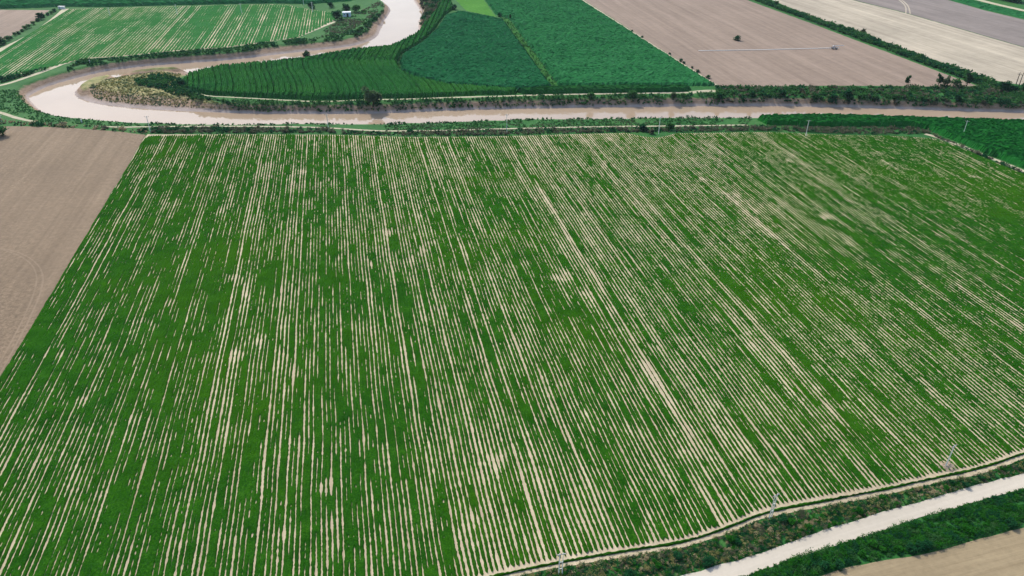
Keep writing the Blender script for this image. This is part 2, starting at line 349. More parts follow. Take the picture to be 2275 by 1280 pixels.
ribbon('dirt_path', gpl([(225, 281), (260, 283), (330, 282), (450, 281), (550, 281), (708, 283), (800, 289), (860, 292), (1000, 290), (1100, 287), (1311, 282), (1522, 280), (1660, 278)]), 1.3, .065, M['path'])
ribbon('dirt_path', gpl([(440, 207), (459, 214), (550, 218), (629, 223), (720, 227), (800, 222), (900, 221), (1000, 217), (1100, 214.5), (1232, 210.5), (1364, 208.5), (1530, 206)]), (.9, 2.2), .06, M['path'])
ribbon('dirt_path', gpl([(1534, 206), (1570, 202), (1596, 203)]), 3.5, .06, M['path'])
ribbon('dirt_path', gpl([(1232, -40), (1293, 0), (1367, 47.5), (1446, 98), (1525, 148.5), (1592, 191)]), 1.8, .07, M['path'])
ribbon('dirt_path', gpl([(603, 90), (663, 82), (708, 63), (745, 48)]), 2.4, .07, M['path'])
ribbon('dirt_path', gpl([(2055, 298), (2075, 303), (2130, 322), (2180, 343), (2275, 381), (2420, 444)]), 2.2, .075, M['path'])
sheet('light_green_field', gpl([(975, -40), (1012, 0), (1036, 24), (1102, 38), (1075, 0), (1052, -40)]), .05, M['lightgreen'])

# ------------------------------------------------------------------ crop rows of the big field
dv = np.array([-math.sin(TILL), math.cos(TILL)]); nv = np.array([math.cos(TILL), math.sin(TILL)])
def nt_of(u, v):
    p = np.array(gp(u, v)); return float(p @ nv), float(p @ dv)
def strip(C, N, wl, wr, h, seed, gl=None, gr=None):
    """one crop row: a lumpy canopy along the centre line C, wl and wr wide to its two sides; closed sides stay high"""
    m = len(C); rs = np.random.RandomState(seed)
    V = []
    for k, o in enumerate((-1, -.55, .0, .55, 1)):
        w = wl if o < 0 else wr; g = gl if o < 0 else gr
        if k in (0, 4):
            cl = .03 if g is None else np.clip(.80 - np.maximum(g, 0) * 6.5, .05, .8)
            d = o * (w + (rs.rand(m) - .5) * .10); z = .06 + h * cl * (.8 + .4 * rs.rand(m))
        else:
            d = o * w + (rs.rand(m) - .5) * .16; z = .06 + h * (.45 + .95 * rs.rand(m))
        V.append(np.c_[C + N * d[:, None], z])
    V = np.stack(V, 1).reshape(-1, 3)
    i = (np.arange(m - 1) * 5)[:, None] + np.arange(4)[None, :]; i = i.ravel()
    return V, np.stack([i, i + 1, i + 6, i + 5], 1)
FA = np.array(FIELD); fn = FA @ nv; ft = FA @ dv
SP = .88
VIEW = gpl([(-45, 1312), (2320, 1312), (2320, 280), (-45, 280)])
vn_ = np.array(VIEW) @ nv
n_lo, n_hi = max(fn.min(), vn_.min()), min(fn.max(), vn_.max())
rows_i = np.arange(int(n_lo / SP), int(n_hi / SP) + 1)
t0, t1 = ft.min(), ft.max()
ts = [max(t0, 60)]
while ts[-1] < t1: ts.append(ts[-1] + .30 + max(0, ts[-1] - 80) * .0022)
ts = np.array(ts)
track1 = nt_of(1340, 650)[0]; track2 = nt_of(1740, 545)[0]; track3 = nt_of(745, 700)[0]
def gap(i, t):
    """bare width between row i and row i+1 at distance t along the field"""
    ii = i[:, None] + 0 * t[None, :]; tt = t[None, :] + 0 * ii; n = (i[:, None] + .5) * SP + 0 * tt
    base = _h(i, i * 0, 11)[:, None]
    base = np.where(base > .78, (base - .78) * 2.0 + .36, base * .42)
    st = vn(ii * 1.0, tt / 15, 21); st2 = vn(ii * .45, tt / 7, 22); st3 = vn(ii * 1.0, tt / 3.2, 29)
    mac = fbm(n / 22, tt / 30, 23, 3)
    trend = .07 * np.clip((n + 10) / 60, -1.0, 1.4) + .10 * np.clip((140 - tt) / 60, 0, 1) + .05 * np.clip((tt - 190) / 60, 0, 1) - .04 * np.clip((n - 10) / 50, 0, 1) + .11 * np.clip((n - 55) / 50, 0, 1) * np.clip((tt - 130) / 60, 0, 1)
    v = .55 * base + .42 * (st - .5) + .24 * (st2 - .5) + .32 * (st3 - .5) + .26 * (mac - .5) + trend + .005
    g = np.clip(v, 0, 1) * .60
    fine = (vn(ii * 1.0, tt / .9, 31) - .5) * .22 + (vn(ii * 1.0, tt / .33, 32) - .5) * .16
    g = np.where(g > .015, g + .045 + fine * np.clip(g * 6, .45, 1), -.06)
    g = np.where((g < 0) & (vn(ii * 1.0, tt / .7, 33) > .84) & (fbm(n / 8, tt / 8, 34) > .5), .17, g)      # single missing plants
    bare = np.clip((fbm(n / 3, tt / 9, 41, 3) - .74) * 5, 0, 1)         # thin spots where the crop failed
    g = g + bare * .5
    for tr, ph, ta, tb, st_ in ((track1, 0, nt_of(1620, 1060)[1], nt_of(1190, 385)[1], 1.0), (track2, 2, nt_of(1900, 650)[1], nt_of(1570, 400)[1], .8)):
        wob = (fbm(tt / 30, tt * 0 + ph, 51) - .5) * 1.4
        win = np.clip((tt - ta) / 12, 0, 1) * np.clip((tb - tt) / 15, 0, 1)
        q = np.clip(1.1 - np.abs(n - tr - wob) / 1.2, 0, 1) * np.clip(fbm(tt / 18, tt * 0 + ph, 52) * 2.6 - .55, .15, 1) * win
        g = g + q * (.45 + .4 * vn(ii * 1.0, tt / 3, 53)) * st_
    return np.clip(g, -.1, .86)
GA = gap(rows_i - 1, ts); GB = gap(rows_i, ts)
edgepoly = gpl([(330, 301.5)] + LEFTEDGE[1:] + [(700, 1420)] + [(u, v - 6) for u, v in BOTTOM] + RIGHTEDGE + [(u, v - .8) for u, v in TOPE])
built = []
for k, ri in enumerate(rows_i):
    C = np.array([ri * SP * nv + t_ * dv for t_ in ts])
    wob = (fbm(ts / 14, ts * 0 + ri * .13, 61) - .5) * .5
    C = C + nv * wob[:, None]
    ins = inside(C[:, 0], C[:, 1], edgepoly) & inside(C[:, 0], C[:, 1], VIEW)
    w = np.where(ins)[0]
    if len(w) < 4: continue
    a, b_ = w[0], w[-1] + 1
    wl = np.clip((SP - GA[k, a:b_]) / 2, .03, .5); wr = np.clip((SP - GB[k, a:b_]) / 2, .03, .5)
    h = np.clip(.08 + .15 * (wl + wr) / SP, .05, .26) * (.8 + .4 * vn(ri * 1.0 + ts[a:b_] * 0, ts[a:b_] / 5, 71))
    h = np.where((wl + wr) < .12, .03, h)
    taper = np.minimum(1, np.minimum(np.arange(b_ - a), np.arange(b_ - a)[::-1]) / 2 + .25)
    V, Fq = strip(C[a:b_], np.tile(nv, (b_ - a, 1)), wl * taper, wr * taper, h, int(ri) + 900, GA[k, a:b_], GB[k, a:b_])
    tmid = ts[a:b_]; size = float(np.sum(1.0 / np.maximum(tmid, 50) ** 2))
    built.append((size, V, Fq))
# planted edge rows that follow the lower headland
for q, (dv_, sgn) in enumerate(((2, 1),)):
    pl = resample(smooth(gpl([(u, v + dv_) for u, v in BOTTOM]), 2), .4)
    d_ = np.gradient(pl, axis=0); d_ /= np.linalg.norm(d_, axis=1)[:, None]; N = np.stack([-d_[:, 1], d_[:, 0]], 1)
    s_ = np.arange(len(pl)) * .4; w_ = .05 + .30 * fbm(s_ / 6, s_ * 0 + q, 75)
    V, Fq = strip(pl, -N, w_, w_, np.full(len(pl), .3), 77 + q); built.append((9.0, V, Fq))
built.sort(key=lambda x: -x[0])
for k, (s_, V, Fq) in enumerate(built[:300]):
    add('crop_row', mesh_np('crop_row', V, Fq, M['crop']), field)
if len(built) > 300:
    Vs, Fs, o = [], [], 0
    for s_, V, Fq in built[300:]: Vs.append(V); Fs.append(Fq + o); o += len(V)
    tag(add('far_crop_rows', mesh_np('far_crop_rows', np.vstack(Vs), np.vstack(Fs), M['crop']), field), kind='stuff')
print('rows', len(built), 'tris', sum(len(x[2]) * 2 for x in built))

# ------------------------------------------------------------------ far rows (field across the bend)
def far_rows(name, poly, ang, sp, stp, mat, seed, hgt, bend=None):
    P = np.array(poly); d = np.array([-math.sin(ang), math.cos(ang)]); n = np.array([math.cos(ang), math.sin(ang)])
    a = P @ n; b = P @ d; Vs, Fs, o = [], [], 0; tt = np.arange(b.min(), b.max(), stp)
    for ri in range(int(a.min() / sp) - 30, int(a.max() / sp) + 30):
        C = ri * sp * n + tt[:, None] * d
        if bend is not None: C = C + n * bend(tt)[:, None]
        w = np.where(inside(C[:, 0], C[:, 1], poly))[0]
        if len(w) < 3: continue
        s, e = w[0], w[-1] + 1
        x = tt[s:e]; base = float(_h(np.array([ri]), np.array([5]), seed)[0]); base = base * .3 if base < .8 else base * .9
        mac = fbm(C[s:e, 0] / 40, C[s:e, 1] / 60, seed)
        g = np.clip(.6 * base + .6 * (vn(ri + x * 0., x / 22, seed) - .5) + .6 * (mac - .5) + .03, 0, 1) * sp * .62
        g = np.where(g > .03, g + (vn(ri + x * 0., x / 3, seed + 1) - .5) * .5, -.1)
        wd = np.clip((sp - g) / 2, .1, sp * .55)
        V, Fq = strip(C[s:e], np.tile(n, (e - s, 1)), wd, wd, np.full(e - s, hgt), ri + 4000); Vs.append(V); Fs.append(Fq + o); o += len(V)
    return mesh_np(name, np.vstack(Vs), np.vstack(Fs), mat)
KP = gpl(K_POLY)
kd = np.array(gp(690, 400 / 7.573 * 0 + 20)) * 0
p1, p2 = np.array(gp(168, 78)), np.array(gp(210, 47)); kang = math.atan2(-(p2 - p1)[0], (p2 - p1)[1])
kf = [o for o in bpy.data.objects if o.name == 'crop_field.001'][0]
tag(add('crop_rows', far_rows('crop_rows', KP, kang, 1.76, 1.6, M['crop2'], 301, .14), kf), kind='stuff')

# ------------------------------------------------------------------ maize
def maize(name, poly, ang, sp, stp, hgt, mat, seed, bend=None, tram=0, label=None):
    P = np.array(poly); d = np.array([-math.sin(ang), math.cos(ang)]); n = np.array([math.cos(ang), math.sin(ang)])
    a = P @ n; b = P @ d
    ni = np.arange(a.min() - 40, a.max() + 40, sp / 2); ti = np.arange(b.min() - 3, b.max() + 3, stp)
    NN, TT = np.meshgrid(ni, ti); rs = np.random.RandomState(seed)
    sh = bend(TT) if bend is not None else 0
    PX = (NN + sh) * n[0] + TT * d[0]; PY = (NN + sh) * n[1] + TT * d[1]
    PX = PX + (rs.rand(*PX.shape) - .5) * .25; PY = PY + (rs.rand(*PX.shape) - .5) * stp * .6
    I = inside(PX, PY, ragged(poly, 3, .5, seed))
    peak = (np.arange(len(ni)) % 2 == 0)[None, :]
    z = np.where(peak, hgt * (.90 + .20 * rs.rand(*PX.shape)), hgt * (.70 + .24 * rs.rand(*PX.shape)))
    z = z * (.9 + .16 * _h(np.arange(len(ni)) // 2, np.arange(len(ni)) * 0, seed))[None, :]
    if tram: z = np.where((np.arange(len(ni)) % (2 * tram) == 1)[None, :], z * (.45 + .45 * _h(np.arange(len(ni)), np.arange(len(ni)) * 0, seed + 1))[None, :], z)
    z = z * (.95 + .1 * fbm(PX / 18, PY / 18, seed)); z = np.where(I, z, .02)
    id_ = np.arange(PX.size).reshape(PX.shape)
    c = I[:-1, :-1] | I[:-1, 1:] | I[1:, :-1] | I[1:, 1:]
    F = np.stack([id_[:-1, :-1], id_[:-1, 1:], id_[1:, 1:], id_[1:, :-1]], -1)[c]
    used, inv = np.unique(F, return_inverse=True)
    V = np.c_[PX.ravel(), PY.ravel(), z.ravel()][used]
    me = mesh_np(name, V, inv.reshape(-1, 4), mat, shade=False)
    return tag(add(name, me), label, 'maize' if label else None, None, 'stuff')
cv = [gp(u, v) for u, v in ((801, 111), (781, 140), (789, 160), (803, 175), (818, 195), (826, 213))]
cvx = np.array([c[0] for c in cv]); cvy = np.array([c[1] for c in cv]); o_ = np.argsort(cvy)
bendA = lambda T: np.interp(T, cvy[o_], cvx[o_] - cvx[o_][0])
A_POLY = [(407, 182), (420, 167), (490, 150), (600, 141), (682, 132), (788, 113), (867, 106), (922, 80), (938, 62), (952, 45), (970, 25), (978, 0), (960, -30), (990, -30), (1000, 0), (1008, 20), (987, 34), (965, 66), (930, 98), (889, 121), (881, 140), (888, 160), (918, 174), (957, 184), (997, 192), (1076, 198), (1149, 203), (1149, 209), (1052, 211), (946, 216), (814, 219), (708, 222), (629, 219), (550, 215), (459, 210), (422, 201)]
B_POLY = [(992, 36), (1025, 27), (1116, 45), (1224, 194), (1149, 198), (1078, 193), (1001, 188), (961, 180), (923, 170), (896, 157), (890, 140), (897, 122), (937, 98), (972, 66)]
C_POLY = [(1056, -40), (1225, -40), (1287, 0), (1361, 47), (1440, 98), (1519, 148), (1586, 190), (1243, 190), (1190, 118), (1134, 42), (1104, 32), (1080, 0)]
maize('maize_field_crop', gpl(A_POLY), 0, .9, 1.3, 2.0, M['corn_a'], 401, bendA, 3, 'striped green maize on the river bend with curving rows')
maize('maize_field_crop', gpl(B_POLY), R(-25), .9, 1.4, 1.3, M['corn_b'], 402, None, 0, 'dark bluish wedge of maize between the grass strip and the striped maize')
maize('maize_field_crop', gpl(C_POLY), R(-34), .95, 1.6, 1.3, M['corn_c'], 403, None, 0, 'large bright green maize crop next to the brown field')
maize('maize_field_crop', gpl([(1160, 209), (1149, 204), (1232, 199), (1300, 197), (1520, 197), (1534, 200), (1522, 204), (1364, 206), (1232, 208)]), R(80), .9, 1.3, 2.0, M['corn_a'], 404, None, 0, 'narrow strip of maize along the pale path above the river')
maize('maize_field_crop', gpl([(1683, 264), (1802, 262), (1920, 263), (2018, 267), (2275, 275), (2500, 283), (2500, 470), (2275, 373), (2177, 335), (2124, 313), (2058, 287), (2018, 281), (1807, 281), (1701, 276)]), R(-70), .8, 1.0, 2.1, M['corn_p'], 405, None, 0, 'dark green maize at the right edge between river and big field')
maize('maize_field_crop', gpl([(-300, -30), (830, -30), (800, -8), (775, 2), (690, 9), (600, 7), (400, 11), (238, 15), (129, 15), (60, 18), (0, 19), (-300, 19)]), R(86), 1.0, 2.4, 2.2, M['corn_c'], 406, None, 0, 'dark green maize behind the far striped field')
maize('maize_field_crop', gpl([(2000, -34), (2108, -2), (2190, 21), (2275, 41), (2500, 96), (2500, 80), (2275, 30), (2171, 6), (2085, -22)]), R(-60), 1.2, 2.4, 1.2, M['corn_c'], 407, None, 0, 'green crop strip beside the far pale road')

# ------------------------------------------------------------------ weeds, reeds and grass
def leaves(P, size, rs, up=.35, tall=1.0):
    """one small folded leaf (two triangles) at each point"""
    n = len(P); a = rs.rand(n) * 2 * math.pi; e = (rs.rand(n) - .35) * 1.0 + up
    d = np.stack([np.cos(a) * np.cos(e), np.sin(a) * np.cos(e), np.sin(e) * tall], 1)
    s = np.stack([-np.sin(a), np.cos(a), (rs.rand(n) - .5) * .8], 1)
    L = size * (.6 + .8 * rs.rand(n))[:, None]
    v0 = P - d * L * .3; v1 = P + s * L * .42 + d * L * .25; v2 = P + d * L; v3 = P - s * L * .42 + d * L * .25
    V = np.stack([v0, v1, v2, v3], 1).reshape(-1, 3); i = np.arange(n) * 4
    return V, np.stack([i, i + 1, i + 2, i + 3], 1)
def hgt_at(x, y):
    """ground height from the terrain grid"""
    ix = np.clip(np.searchsorted(gx, x) - 1, 0, nx - 2); iy = np.clip(np.searchsorted(gy, y) - 1, 0, ny - 2)
    fx = np.clip((x - gx[ix]) / (gx[ix + 1] - gx[ix]), 0, 1); fy = np.clip((y - gy[iy]) / (gy[iy + 1] - gy[iy]), 0, 1)
    return (Z[iy, ix] * (1 - fx) + Z[iy, ix + 1] * fx) * (1 - fy) + (Z[iy + 1, ix] * (1 - fx) + Z[iy + 1, ix + 1] * fx) * fy
def weeds(name, poly, dens, hgt, leaf, per, mats, seed, clump=6, label=None, cat='weeds', thr=.35, zmin=-2.6, world=False):
    P = np.array(poly if world else gpl(poly)); rs = np.random.RandomState(seed)
    lo, hi = P.min(0), P.max(0); n = int((hi - lo).prod() * dens)
    q = lo + rs.rand(n, 2) * (hi - lo); q = q[inside(q[:, 0], q[:, 1], [tuple(x) for x in P])]
    f = fbm(q[:, 0] / clump, q[:, 1] / clump, seed); q = q[f > thr]; f = f[f > thr]
    g = hgt_at(q[:, 0], q[:, 1]); kk = g > zmin; q, f, g = q[kk], f[kk], g[kk]
    if len(q) == 0: return
    H = hgt * np.clip((f - thr) / .3, .25, 1.15) * (.7 + .6 * rs.rand(len(q)))
    n = len(q); r = np.repeat(np.arange(n), per)
    o = rs.randn(n * per, 2) * .30 * np.maximum(H[r], .4)[:, None] + 0
    zz = g[r] + H[r] * rs.rand(n * per) ** .7
    V, F = leaves(np.c_[q[r] + o, zz], leaf, rs)
    mi = (vn(q[:, 0] / clump * 1.7, q[:, 1] / clump * 1.7, seed + 3) * len(mats)).astype(int).clip(0, len(mats) - 1)[r]
    return tag(add(name, mesh_np(name, V, F, [M[m] for m in mats], mi, False)), label, cat if label else None, None, 'stuff')
# near verges by the gravel road
weeds('verge_weeds', [(u, v + 15) for u, v in BOTTOM] + [(u, v - 1) for u, v in ROAD_T[::-1]], 11, .5, .13, 26, ['weed_near', 'weed_dark', 'straw', 'weed_dark', 'ditch', 'weed_near', 'dry', 'weed_dark'], 501, 1.3, 'dark weeds and dry grass between the striped field and the gravel road', thr=.30)
weeds('verge_weeds', ROAD_B + [(u, v - 6) for u, v in HEDGE_B[::-1]], 11, .65, .15, 26, ['weed_near', 'weed', 'weed_near', 'weed_dark', 'weed_near', 'weed'], 502, 2.2, 'lush green weeds between the gravel road and the tilled field', thr=.28)
# ditch along the far edge of the big field
weeds('ditch_weeds', [(760, 290), (860, 294), (1100, 289), (1410, 284), (1500, 284), (1700, 281), (1800, 284), (2018, 284), (2066, 293), (2066, 297), (1990, 300), (1850, 297), (1700, 291), (1500, 294), (1400, 294), (1300, 295), (1100, 301), (900, 302), (760, 298)], 1.4, .7, .5, 9, ['ditch', 'ditch', 'weed_dark'], 503, 5, 'grey-brown ditch weeds along the far edge of the striped field', thr=.2)
weeds('ditch_weeds', [(335, 284), (550, 284), (740, 286), (745, 296), (600, 296), (335, 297)], 1.6, .9, .5, 10, ['weed_dark', 'ditch', 'ditch'], 504, 5, 'dark weeds in the ditch left of centre below the river path', thr=.2)
weeds('ditch_weeds', [(-60, 266), (30, 270), (120, 277), (230, 282), (330, 289), (325, 298), (240, 290), (120, 282), (-60, 277)], 1.2, 1.1, .6, 9, ['ditch', 'ditch', 'dry', 'weed_dark'], 505, 4, 'brown weeds at the upper edge of the bare left field', thr=.36)
weeds('ditch_weeds', [(2066, 297), (2090, 306), (2140, 325), (2200, 351), (2275, 384), (2420, 448), (2420, 454), (2275, 389), (2140, 331), (2070, 302)], 1.6, .7, .5, 8, ['weed_dark', 'ditch'], 506, 4, 'dark weeds in the ditch beside the right-hand path', thr=.2)
# river banks
weeds('bank_grass', [(0, 200), (50, 200), (56, 225), (79, 241), (119, 255), (238, 269), (335, 275), (450, 278), (450, 280), (335, 281), (230, 280), (80, 270), (0, 245)], .9, .22, .45, 6, ['weed', 'crop2', 'weed'], 507, 8, 'green grass around the outside of the river bend', thr=.36)
weeds('bank_grass', [(335, 271), (449, 274), (682, 271), (840, 273), (946, 270), (1149, 263), (1500, 259), (1670, 260), (1670, 264), (1500, 264), (1149, 268), (946, 276), (682, 278), (449, 279), (335, 277)], 1.0, .7, .5, 8, ['weed', 'weed_dark', 'weed'], 508, 4, 'low weeds on the near river bank', thr=.40)
weeds('bank_weeds', [(480, 222), (629, 226), (800, 225), (1000, 220), (1232, 213), (1364, 211), (1534, 209), (1600, 206), (1600, 233), (1400, 233), (1150, 236), (946, 241), (708, 245), (540, 240)], .9, .8, .6, 8, ['weed', 'weed', 'weed_dark'], 509, 6, 'green weeds on the far river bank under the pale path', thr=.28, zmin=-3.0)
weeds('bank_thicket', [(1590, 194), (1700, 195), (1950, 193), (2172, 194), (2210, 186), (2275, 200), (2500, 225), (2500, 252), (2275, 244), (2100, 240), (1900, 233), (1700, 231), (1590, 232)], .8, 1.0, .7, 11, ['weed', 'weed_dark', 'weed', 'ditch', 'weed', 'weed'], 510, 7, 'thick green scrub along the far river bank at right', thr=.22, zmin=-2.6)
weeds('bank_weeds', [(300, 176), (330, 168), (400, 172), (425, 205), (470, 220), (520, 228), (440, 222), (380, 208), (340, 196), (305, 190)], 1.1, 1.1, .7, 11, ['weed_dark', 'weed', 'weed_dark'], 511, 6, 'dark thicket at the tip of the maize on the river bend', thr=.2)
weeds('dry_grass', [(196, 190), (250, 170), (330, 160), (400, 158), (400, 170), (300, 176), (305, 192), (380, 210), (480, 226), (640, 232), (640, 246), (480, 244), (300, 236), (215, 222)], 1.6, .18, .4, 6, ['straw', 'willow', 'straw', 'straw'], 512, 7, 'yellowish dry grass on the inside of the river bend', thr=.1)
weeds('bank_weeds', [(150, 150), (185, 134), (264, 128), (396, 115), (502, 108), (603, 94), (663, 86), (690, 90), (640, 106), (520, 118), (400, 128), (264, 138), (150, 160)], .9, .9, .7, 9, ['weed', 'weed_dark', 'weed'], 513, 7, 'dark weeds between the upper river bank and the far striped field', thr=.3, zmin=-.6)
weeds('bank_weeds', [(690, 88), (740, 78), (790, 66), (830, 40), (850, 20), (860, 25), (845, 52), (835, 70), (800, 88), (740, 98), (690, 103)], .7, .9, .7, 8, ['weed', 'weed', 'weed_dark'], 514, 7, 'weeds on the inner upper river bank below the pale blue hut', thr=.36, zmin=-1)
weeds('bank_weeds', [(938, 14), (930, -10), (960, -30), (985, -10), (965, 30), (940, 60), (934, 44)], .7, 1.8, .9, 10, ['weed', 'ditch', 'weed_dark'], 515, 7, 'scrub on the right bank of the upper river', thr=.34)
weeds('bank_weeds', [(0, 176), (79, 160), (119, 151), (122, 150), (60, 168), (0, 186)], 1.0, 1.2, .8, 9, ['weed_dark', 'weed'], 516, 7, 'dark weeds at the lower left corner of the far striped field', thr=.25)
weeds('ditch_reeds', [(1600, -30), (1680, 3), (1807, 50), (1939, 100), (2071, 150), (2180, 191), (2215, 186), (2124, 154), (2018, 117), (1913, 76), (1807, 42), (1715, 8), (1650, -20)], .9, 1.4, .9, 10, ['weed_dark', 'weed', 'weed_dark'], 517, 8, 'dark green reeds in the long diagonal ditch between the brown and straw fields', thr=.12)
sheet('grass_track', gpl([(1112, 40), (1130, 42), (1241, 190), (1227, 196), (1118, 48)]), .06, M['track_grass'], 2, .5)
weeds('grass_strip', [(1108, 36), (1130, 42), (1243, 190), (1226, 196), (1116, 48)], .5, .4, .6, 5, ['track_grass', 'weed', 'track_grass'], 518, 6, 'lighter grass strip between the two dark maize blocks', thr=.25)
weeds('grass_strip', [(995, 38), (1010, 28), (975, 66), (938, 100), (897, 123), (890, 140), (893, 158), (920, 172), (884, 162), (880, 140), (890, 120), (930, 97), (966, 66)], .8, .45, .7, 6, ['crop2', 'weed'], 519, 6, 'narrow grass line between striped and bluish maize', thr=.3)

weeds('bank_grass', [(850, 276), (1149, 269), (1500, 264), (1670, 264), (1660, 277), (1311, 281), (1000, 289), (860, 289)], 1.1, .22, .5, 5, ['weed', 'willow', 'crop2', 'weed'], 520, 9, 'mown green grass strip between the near river bank and the path', thr=.38)
weeds('bank_grass', [(690, 86), (745, 50), (800, 26), (840, 4), (855, 12), (820, 45), (760, 80)], .6, .3, .8, 5, ['weed', 'willow', 'ditch', 'weed'], 521, 9, 'rough grass between the pale blue hut and the upper river', thr=.4)
# ------------------------------------------------------------------ shrubs and trees
def crown(seed, rx, rz, n, leaf, z0, blobs=9, skew=.0):
    rs = np.random.RandomState(seed); P = []
    c = []
    for b in range(blobs):
        a = rs.rand() * 6.28; r = rx * .62 * rs.rand() ** .5; z = z0 + rz * (.2 + .7 * rs.rand()); c.append((math.cos(a) * r, math.sin(a) * r, z, rx * (.34 + .25 * rs.rand()) * (1.1 - .4 * (z - z0) / rz)))
    for k in range(n):
        x, y, z, r = c[rs.randint(len(c))]; d = rs.randn(3); d /= np.linalg.norm(d); rr = r * (.55 + .5 * rs.rand() ** .5)
        P.append((x + d[0] * rr, y + d[1] * rr, max(z0 * .4 + .08, z + d[2] * rr * .85)))
    return leaves(np.array(P), leaf, rs, .2)
def tube(pts, r, sides=6):
    V, F = [], []
    for k, p in enumerate(pts):
        for s in range(sides):
            a = s / sides * 2 * math.pi; V.append((p[0] + r[k] * math.cos(a), p[1] + r[k] * math.sin(a), p[2]))
    for k in range(len(pts) - 1):
        for s in range(sides):
            F.append((k * sides + s, k * sides + (s + 1) % sides, (k + 1) * sides + (s + 1) % sides, (k + 1) * sides + s))
    return np.array(V), np.array(F)
def trunk_mesh(seed, h, r, limbs=4, spread=.35):
    rs = random.Random(seed); V, F, o = [], [], 0
    segs = [([(0, 0, -.1), (.03 * h, .01, .3 * h), (.0, .03 * h, .62 * h), (.04 * h, .02 * h, .85 * h)], [r, r * .8, r * .55, r * .25])]
    for k in range(limbs):
        a = k / limbs * 6.28 + rs.random(); z = h * (.28 + .1 * k / limbs); L = h * spread
        segs.append(([(0, 0, z), (math.cos(a) * L * .5, math.sin(a) * L * .5, z + L * .5), (math.cos(a) * L, math.sin(a) * L, z + L * 1.1)], [r * .5, r * .36, r * .16]))
    for p, rr in segs:
        v, f = tube(p, rr); V.append(v); F.append(f + o); o += len(v)
    return mesh_np('trunk', np.vstack(V), np.vstack(F), M['bark'])
def tree_kind(seed, rx, h, n, leaf, z0, mat, r=.14):
    V, F = crown(seed, rx, h - z0, n, leaf, z0, 11)
    return trunk_mesh(seed, h, r), mesh_np('crown', V, F, mat, None, False)
KIN = {
 'round': tree_kind(1, 2.0, 4.2, 420, .7, .9, M['tree']), 'tall': tree_kind(2, 1.7, 5.6, 420, .7, 1.0, M['tree']),
 'willow': tree_kind(3, 3.6, 6.2, 1500, .6, .8, M['willow'], .25), 'dark': tree_kind(4, 3.4, 5.0, 800, .8, .3, M['weed_dark'], .2),
 'low': tree_kind(5, 2.0, 2.3, 340, .6, .15, M['weed_dark'], .08), 'bush': tree_kind(6, 2.2, 2.8, 380, .6, .2, M['weed'], .08),
 'small': tree_kind(7, .85, 1.05, 520, .18, .08, M['weed_near'], .04), 'smalldark': tree_kind(8, 1.0, 1.2, 560, .19, .08, M['weed_dark'], .04),
 'drybush': tree_kind(9, .8, .8, 420, .16, .06, M['dry'], .03), 'ditch': tree_kind(10, 1.9, 2.0, 320, .55, .15, M['ditch'], .06)}
def gpt(u, v):
    z = 0.0
    for _ in range(14):
        x, y = gp(u, v, z); z = .5 * z + .5 * float(hgt_at(np.array([x]), np.array([y]))[0])
    return x, y
def plant(kind, name, u, v, s, label, cat, group=None, z=0, sx=1):
    x, y = gpt(u, v); e = empty(name, (x, y, float(hgt_at(np.array([x]), np.array([y]))[0]) + z), random.random() * 6.28); e.scale = (s * sx, s * sx, s)
    tag(e, label, cat, group); tr, cr = KIN[kind]
    add('trunk', tr, e); add('crown', cr, e); return e
plant('round', 'tree', 682, 130, 1.15, 'small round tree standing alone on the maize edge by the upper river', 'tree', sx=.85)
plant('willow', 'tree', 829, 234, 1.25, 'largest round grey-green tree on the far river bank', 'tree')
plant('low', 'bush', 1636, 90, 1.1, 'single dark bush alone in the middle of the brown field', 'bush')
plant('tall', 'tree', 2013, 193, 1.0, 'single dark tree at the lower edge of the brown field, leftmost of its line', 'tree', sx=.8)
plant('tall', 'tree', 2084, 193, 1.1, 'dark tree in the line below the brown field, left one of the close pair', 'tree')
plant('willow', 'tree', 2099, 193, .85, 'paler thin tree in the line below the brown field, right one of the close pair', 'tree', sx=.6)
plant('bush', 'bush', 2121, 194, 1.2, 'hazy green bush between the close pair of trees and the tallest tree', 'bush')
plant('tall', 'tree', 2147, 195, 1.35, 'tallest dark tree where the diagonal ditch meets the river scrub', 'tree')
plant('dark', 'bush', 2230, 203, .85, 'wide dark bush left of the wooden poles at right', 'bush')
plant('dark', 'bush', 2250, 205, .55, 'smaller dark bush touching the wide bush near the wooden poles', 'bush')
plant('dark', 'bush', 2278, 205, .8, 'dark bush cut by the right edge below the straw field', 'bush')
plant('dark', 'bush', 750, 44, 1.05, 'dark broad bush in front of the left end of the pale blue hut', 'bush')
plant('dark', 'tree', 770, 28, 1.0, 'dark tree right behind the pale blue hut', 'tree')
plant('bush', 'bush', 792, 27, 1.5, 'green bush at the right side behind the pale blue hut', 'bush')
plant('dark', 'bush', 692, 19, .75, 'dark bush beside the pole at the corner of the far striped field', 'bush')
plant('dark', 'bush', 735, 17, .7, 'dark bush against the far maize, left of the hut trees', 'bush')
plant('bush', 'bush', 2, 303, 1.25, 'leafy green bush at the left picture edge on the bare field', 'bush', sx=1.2)
plant('bush', 'bush', 960, 21, 1.1, 'dark round bush in the grass beside the upper river', 'bush')
plant('low', 'bush', 1008, 21, 1.3, 'dark bush at the corner between light green field and bluish maize', 'bush')
plant('tall', 'tree', 1134, 45, .7, 'thin dark tree at the top of the grass strip', 'tree', sx=.7)
plant('low', 'bush', 1110, 37, .9, 'low bush left of the thin tree at the head of the grass strip', 'bush')
plant('ditch', 'bush', 1916, 75, 1.2, 'brownish bush on the upper side of the diagonal ditch', 'bush')
plant('bush', 'bush', 1722, 13, 1.1, 'green bush at the far upper end of the diagonal ditch', 'bush')
